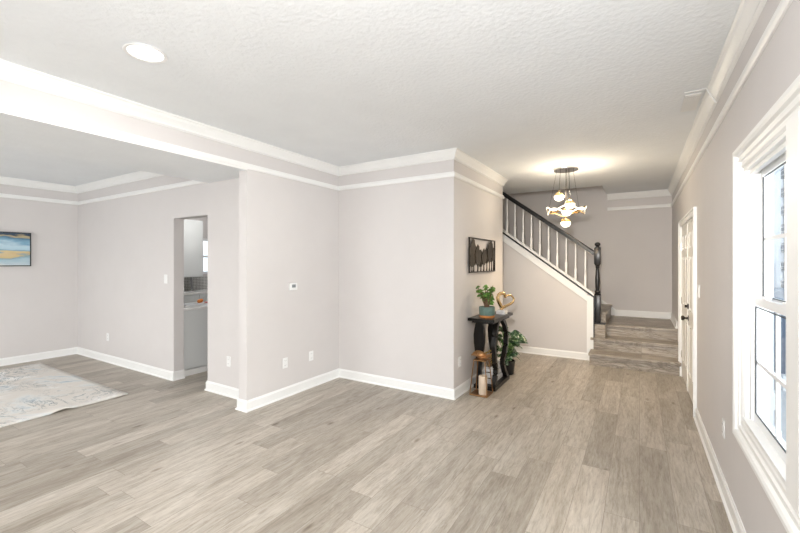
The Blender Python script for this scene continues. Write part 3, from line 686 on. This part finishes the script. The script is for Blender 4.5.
def curved(x, pts):
    b = MB(); k = []
    P = [Vector((x, y, z)) for y, z in pts]
    out = []
    for i in range(len(P)-1):
        a = P[max(i-1, 0)]; p = P[i]; q = P[i+1]; d = P[min(i+2, len(P)-1)]
        for s_ in range(6):
            t = s_/6; out.append(.5*((2*p)+(-a+q)*t+(2*a-5*p+4*q-d)*t*t+(-a+3*p-3*q+d)*t**3))
    out.append(P[-1])
    b.tube(out, 1, prof=[(-.026, -.024), (.026, -.024), (.026, .024), (-.026, .024)]); return b
curved(-1.455, [(4.66, .80), (4.56, .70), (4.50, .52), (4.53, .33), (4.57, .22), (4.50, .05)]).build('leg', M['black_wood'], tb, smooth=True)
curved(-1.455, [(4.80, .80), (4.93, .70), (4.99, .55), (4.93, .38), (4.84, .27), (4.90, .15), (5.0, .05)]).build('leg', M['black_wood'], tb, smooth=True)

# heart sculpture
hs = thing('heart_sculpture', 'shiny gold open heart sculpture on a white marble block at table back', 'sculpture', (-1.49, 4.93, TZ))
MB().box(-1.545, -1.435, 4.87, 4.99, TZ, TZ+.052, .003).build('base', M['marble'], hs)
pts = []; rad = []
D = Vector((.80, .60, 0))            # heart plane direction, facing the room
n = 60
for k in range(n+1):
    t = .55+(2*PI-.75)*k/n
    hx = 16*math.sin(t)**3; hy = 13*math.cos(t)-5*math.cos(2*t)-2*math.cos(3*t)-math.cos(4*t)
    hx *= 1.12 if hx > 0 else .9; hx, hy = hx*.94+(hy+14)*.30, hy*.96-hx*.26
    p = Vector((-1.49, 4.93, TZ+.052+.118))+D*(hx*.0072)+Vector((0, 0, hy*.0068))+Vector((-D.y, D.x, 0))*.018*math.sin(t)
    pts.append(p); rad.append(.010+.013*abs(math.sin(t*.5-.5)))
MB().tube(pts, rad, 12).build('heart', M['gold'], hs, smooth=True)

# potted jade plant
pp = thing('potted_plant', 'small green leafy plant in a teal pot with terracotta bottom on console table', 'potted plant', (-1.565, 4.52, TZ))
px_, py_ = -1.555, 4.55
MB().lathe([(0, .022), (.070, .022), (.088, .026), (.093, .04), (.094, .125), (.088, .125), (.086, .108), (0, .108)], (px_, py_, TZ), 32).build('pot', M['teal'], pp, smooth=True)
MB().lathe([(0, 0), (.085, 0), (.089, .006), (.089, .024), (0, .024)], (px_, py_, TZ), 32).build('pot_foot', M['terracotta'], pp, smooth=True)
MB().lathe([(0, 0), (.084, 0), (.07, .008), (0, .012)], (px_, py_, TZ+.107), 20).build('soil', M['soil'], pp, smooth=True)
def leafmesh(bm, base, direc, length, width, droop, uvl=None, seg=5, roll=0):
    d = Vector(direc).normalized(); side = d.cross(Vector((0, 0, 1)))
    if side.length < .1: side = Vector((1, 0, 0))
    side.normalize(); side = Matrix.Rotation(roll, 3, d) @ side; nrm = side.cross(d).normalized(); rows = []
    for k in range(seg+1):
        t = k/seg; c = Vector(base)+d*length*t+Vector((0, 0, -1))*droop*length*t*t
        w_ = width*(math.sin(PI*min(1, .08+.92*t))**.7) if k < seg else 0.002
        rows.append((bm.verts.new(c-side*w_+nrm*w_*.25), bm.verts.new(c), bm.verts.new(c+side*w_+nrm*w_*.25)))
    for a, c in zip(rows, rows[1:]):
        for i in (0, 1):
            f = bm.faces.new((a[i], a[i+1], c[i+1], c[i]))
            if uvl:
                for l, e in zip(f.loops, ((i, 0), (i+1, 0), (i+1, 1), (i, 1))): l[uvl].uv = (abs(e[0]-1), 0)
random.seed(11); b = MB(); st = MB()
for s_ in range(11):
    a = 2*PI*s_/11+random.uniform(-.3, .3); lean = random.uniform(.02, .115); hgt = random.uniform(.13, .28)
    p0 = Vector((px_+.02*math.cos(a), py_+.02*math.sin(a), TZ+.11)); p2 = Vector((px_+lean*math.cos(a), py_+lean*math.sin(a), TZ+.11+hgt)); p2.x = max(p2.x, XC+.07)
    p1 = (p0+p2)/2+Vector((0, 0, .02)); st.tube([p0, p1, p2], [.007, .005, .003], 6)
    for k in range(15):
        t = random.uniform(.3, 1.03); p = p0.lerp(p2, t)
        an = random.uniform(0, 2*PI); leafmesh(b.bm, p, (math.cos(an), math.sin(an), random.uniform(-.1, .9)), random.uniform(.04, .065), random.uniform(.016, .023), .3, seg=4, roll=random.uniform(-1.2, 1.2))
for v in b.bm.verts: v.co.x = max(v.co.x, XC+.012)
b.build('foliage', M['leaf'], pp, smooth=True); st.build('stem', M['stem'], pp, smooth=True)

# variegated floor plant
fp = thing('potted_plant', 'dark green variegated leafy plant in black pot on the floor behind console table', 'potted plant', (-1.50, 5.30, 0))
fx, fy = -1.52, 5.28
MB().lathe([(0, 0), (.075, 0), (.082, .01), (.100, .17), (.104, .18), (.094, .18), (.090, .16), (0, .16)], (fx, fy, 0), 28).build('pot', M['gloss_black'], fp, smooth=True)
MB().lathe([(0, 0), (.09, 0), (0, .012)], (fx, fy, .158), 20).build('soil', M['soil'], fp)
random.seed(5); b = MB(); uvl = b.bm.loops.layers.uv.new('uv'); st = MB()
for s_ in range(56):
    a = 2*PI*s_*.381966+.3; h_ = random.uniform(.03, .40); r_ = random.uniform(.04, .15)*(1.15-.5*h_)
    p0 = Vector((fx+.02*math.cos(a), fy+.02*math.sin(a), .165)); p2 = Vector((fx+r_*math.cos(a), fy+r_*math.sin(a), .17+h_)); p2.x = max(p2.x, XC+.10)
    st.tube([p0, (p0+p2)/2+Vector((0, 0, .03)), p2], .0035, 5)
    leafmesh(b.bm, p2, (math.cos(a)*.9, math.sin(a)*.9, .15+h_*1.5), random.uniform(.13, .18), random.uniform(.048, .064), .6, uvl, 6, random.uniform(-1.3, 1.3))
for v in b.bm.verts: v.co.x = max(v.co.x, XC+.012+.02*random.random()); v.co.z = max(v.co.z, .03)
for v in b.bm.verts:
    if v.co.y < 5.16 : v.co.y = 5.16+.1*(v.co.y-5.16)
b.build('foliage', M['varleaf'], fp, smooth=True); st.build('stem', M['leaf'], fp, smooth=True)

# brass lantern with candle, bowl on its top, white crate with dried flowers
LX0, LX1, LY0, LY1, LH = -1.635, -1.435, 4.20, 4.40, .395
ln = thing('brass_lantern', 'thin brass frame lantern standing on the floor in front of console table', 'lantern', (-1.565, 4.30, 0))
b = MB(); rw = .0055
co4 = [(LX0, LY0), (LX1, LY0), (LX1, LY1), (LX0, LY1)]
for i in range(4):
    p, q = co4[i], co4[(i+1) % 4]
    b.tube([(*p, .010), (*q, .010)], rw, 6)
    m_ = .045; cx, cy = -1.535, 4.30
    pt_ = (p[0]+(cx-p[0])*.35, p[1]+(cy-p[1])*.35, LH); qt = (q[0]+(cx-q[0])*.35, q[1]+(cy-q[1])*.35, LH)
    b.tube([pt_, qt], rw, 6).tube([(*p, .010), pt_], rw, 6)
b.build('frame', M['brass'], ln, smooth=True)
MB().box(LX0, LX1, LY0, LY1, .002, .012, .002).build('base_plate', M['brass'], ln)
MB().box(-1.605, -1.465, 4.225, 4.375, LH-.004, LH+.004).build('top_plate', M['brass'], ln)
cn = thing('pillar_candle', 'tall ivory pillar candle standing inside the brass lantern', 'candle', (-1.51, 4.28, .0125))
MB().lathe([(0, 0), (.047, 0), (.048, .004), (.048, .200), (.043, .207), (.02, .200), (0, .198)], (-1.51, 4.28, .0125), 28).build('wax', M['candle'], cn, smooth=True)
MB().tube([(-1.51, 4.28, .208), (-1.509, 4.281, .227)], .0015, 5).build('wick', M['slot'], cn)
bw = thing('copper_dish', 'flared copper-coloured wooden dish resting on top of the brass lantern', 'dish', (-1.535, 4.30, LH+.004))
b = MB(); segs = 28
prof = [(0, 0), (.030, 0), (.032, .012), (.075, .038), (.115, .050), (.118, .056), (.070, .046), (.030, .030), (0, .026)]
b.lathe(prof, (-1.535, 4.30, LH+.0045), segs)
for v in b.bm.verts:
    a = math.atan2(v.co.y-4.30, v.co.x+1.535); r_ = math.hypot(v.co.y-4.30, v.co.x+1.535)
    v.co.z += .018*math.sin(3*a+1)*(r_/.118)**2
b.build('dish_body', M['copper'], bw, smooth=True)
MB().lathe([(0, 0), (.045, .0), (.050, .018), (.042, .040), (.02, .048), (0, .05)], (-1.535, 4.30, LH+.0345), 20).build('knot', M['copper'], bw, smooth=True)
cr = thing('white_crate', 'whitewashed slatted crate standing on the base of the console table', 'crate', (-1.57, 4.74, .05))
b = MB(); x0, x1, y0_, y1_, z0_, z1_ = -1.60, -1.485, 4.56, 4.94, .0505, .25
for zz in (z0_, z0_+.07, z0_+.14):
    b.box(x0, x0+.010, y0_+.01, y1_-.01, zz, zz+.055).box(x1-.010, x1, y0_+.01, y1_-.01, zz, zz+.055).box(x0, x1, y0_, y0_+.010, zz, zz+.055).box(x0, x1, y1_-.010, y1_, zz, zz+.055)
for xx in (x0+.011, x1-.031):
    for yy in (y0_+.011, y1_-.031): b.box(xx, xx+.02, yy, yy+.02, z0_+.01, z1_)
b.box(x0+.011, x1-.011, y0_+.011, y1_-.011, z0_, z0_+.01); b.build('slats', M['white_box'], cr)
b = MB(); random.seed(9)
df = thing('dried_flowers', 'bunch of golden dried flowers sticking out of the white crate', 'dried flowers', (-1.57, 4.66, .062))
st = MB()
for k in range(46):
    x_ = random.uniform(-1.565, -1.52); y_ = random.uniform(4.58, 4.80); hx, hy = x_+random.uniform(-.03, .05), y_+random.uniform(-.08, .05); hz_ = random.uniform(.25, .41)
    hx = min(hx, -1.49); st.tube([(x_, y_, .075), ((x_+hx)/2, (y_+hy)/2, hz_*.6), (hx, hy, hz_)], .0018, 4)
    fb = MB()
    for q in range(6):
        an = 2*PI*q/6; leafmesh(fb.bm, (hx, hy, hz_), (math.cos(an), math.sin(an), .8), .030, .009, .2, seg=3)
    bmesh.ops.remove_doubles(fb.bm, verts=fb.bm.verts, dist=.0045)
    fb.build('flower_head', M['dried'], df, smooth=True)
st.build('stem', M['stem'], df)

# ------------------------------------------------------------------ kitchen seen through the opening
kc = thing('kitchen_peninsula', 'pale grey kitchen cabinet with white top just inside the kitchen opening', 'cabinet', (-5.5, 4.0, 0))
MB().box(-5.74, -5.10, YL+.135, 5.2, .09, .860).build('body', M['cabinet'], kc)
MB().box(-5.70, -5.14, YL+.14, 5.2, 0, .09).build('toe_kick', M['trim'], kc)
MB().box(-5.102, -5.088, YL+.135, 5.2, .0, .075).build('base_trim', M['trim'], kc)
MB().box(-5.77, -5.075, YL+.134, 5.22, .861, .895, .003).build('countertop', M['quartz'], kc)
tag(MB().box(-5.60, -5.32, 3.10, 3.36, .8955, .903).build('magazine', M['paper'], None), 'open pale magazine lying on the white kitchen countertop', 'magazine')
tag(MB().box(-5.52, -5.30, 3.48, 3.66, .8955, .915).build('magazine', M['red'], None), 'dark red book lying on the kitchen counter beyond the magazine', 'book')
for k, (x, y) in enumerate(((-5.55, 3.42), (-5.63, 3.50))):
    tag(MB().sphere((x, y, .9235), .028, 16).build('orange', M['orange'], None, smooth=True), 'orange on the kitchen counter between magazine and red book' if k == 0 else 'second orange on the kitchen counter, nearer the sink side', 'fruit')
kb = thing('base_cabinet', 'kitchen sink base cabinet run with white counter along the outer wall', 'cabinet', (-7.57, 4.5, 0))
MB().box(XL+.002, -7.30, YL+.135, 6.8, .09, .885).build('body', M['cabinet'], kb)
MB().box(XL+.002, -7.36, YL+.135, 6.8, 0, .09).build('toe_kick', M['slot'], kb)
MB().box(XL+.011, -7.27, YL+.134, 6.8, .886, .922).build('countertop', M['quartz'], kb)
for k in range(5):
    d_ = MB().box(-7.30, -7.28, 3.0+k*.5, 3.48+k*.5, .12, .87, .004).build('door', M['cabinet'], kb)
    MB().tube([(-7.262, 3.06+k*.5, .70), (-7.262, 3.06+k*.5, .82)], .005, 6).build('handle', M['chrome'], d_)
struct(MB().box(XL+.0005, XL+.010, YL+.135, 6.8, .922, 1.20).build('wall_backsplash', M['tile']))
ku = thing('wall_cabinet', 'pale grey upper kitchen cabinet hanging left of the kitchen window', 'cabinet', (-7.7, 4.2, 1.19))
MB().box(XL+.002, -7.54, 3.0, 4.72, 1.20, 2.33).build('body', M['cabinet'], ku)
for k in range(4): MB().box(-7.54, -7.52, 3.0+k*.43, 3.425+k*.43, 1.21, 2.32, .004).build('door', M['cabinet'], ku)
M['steel'] = mat('brushed_steel', (0.30, 0.30, 0.31), 0.3, 0.9)
fa = thing('kitchen_faucet', 'chrome gooseneck kitchen faucet on the sink counter in front of the backsplash', 'faucet', (-7.72, 4.60, .922))
pts = [(-7.72, 4.60, .922), (-7.72, 4.60, 1.12)]+[(-7.72+.09*(1-math.cos(a))*.8, 4.60-.09*(1-math.cos(a))*.6, 1.12+.09*math.sin(a)) for a in [PI*k/10 for k in range(1, 11)]]+[(-7.576, 4.492, 1.06)]
MB().tube(pts, .016, 10).build('spout', M['steel'], fa, smooth=True)
MB().lathe([(0, 0), (.03, 0), (.028, .01), (.018, .03), (0, .03)], (-7.72, 4.60, .922), 16).build('base', M['chrome'], fa, smooth=True)
MB().tube([(-7.72, 4.62, .97), (-7.70, 4.70, 1.02)], .006, 8).build('lever', M['chrome'], fa, smooth=True)

# ------------------------------------------------------------------ outdoors beyond the side window
struct(MB().box(XR+.14, 12, -6, 16, -.35, -.25).build('ground', mat('pale_concrete', (0.5, 0.52, 0.55), .8)))
nh = thing('neighbouring_wing', 'pale sided house wing with dark brick corner seen through the side window', 'house', (3.5, 9.3, -.25))
MB().box(1.45, 6.5, 9.3, 9.6, -.25, 3.6).build('siding_wall', M['siding'], nh)
b = MB()
for k in range(24): b.box(2.16 if k % 2 else 2.10, 2.75, 9.10, 9.3, -.25+k*.16, -.25+k*.16+.155)
b.build('brick_corner', M['brick'], nh)
for k, (x, y) in enumerate(((1.035, 4.95), (1.33, 6.35), (1.74, 7.35))):
    p = thing('porch_post', ['white square porch post nearest to the side window', 'middle white porch post seen through the side window', 'farthest white porch post standing before the brick corner'][k], 'post', (x, y, -.25), 'porch posts outside')
    MB().box(x-.028, x+.028, y-.028, y+.028, -.25, 3.0).build('shaft', M['vinyl'], p)
    MB().box(x-.075, x+.075, y-.075, y+.075, -.25, -.05).build('plinth', M['vinyl'], p)
hd = tag(MB().box(1.0, 4.5, 7.9, 8.4, -.25, 1.10, .03).build('garden_screen', M['dark_stone']), 'low dark grey slatted garden screen outside the side window', 'screen')
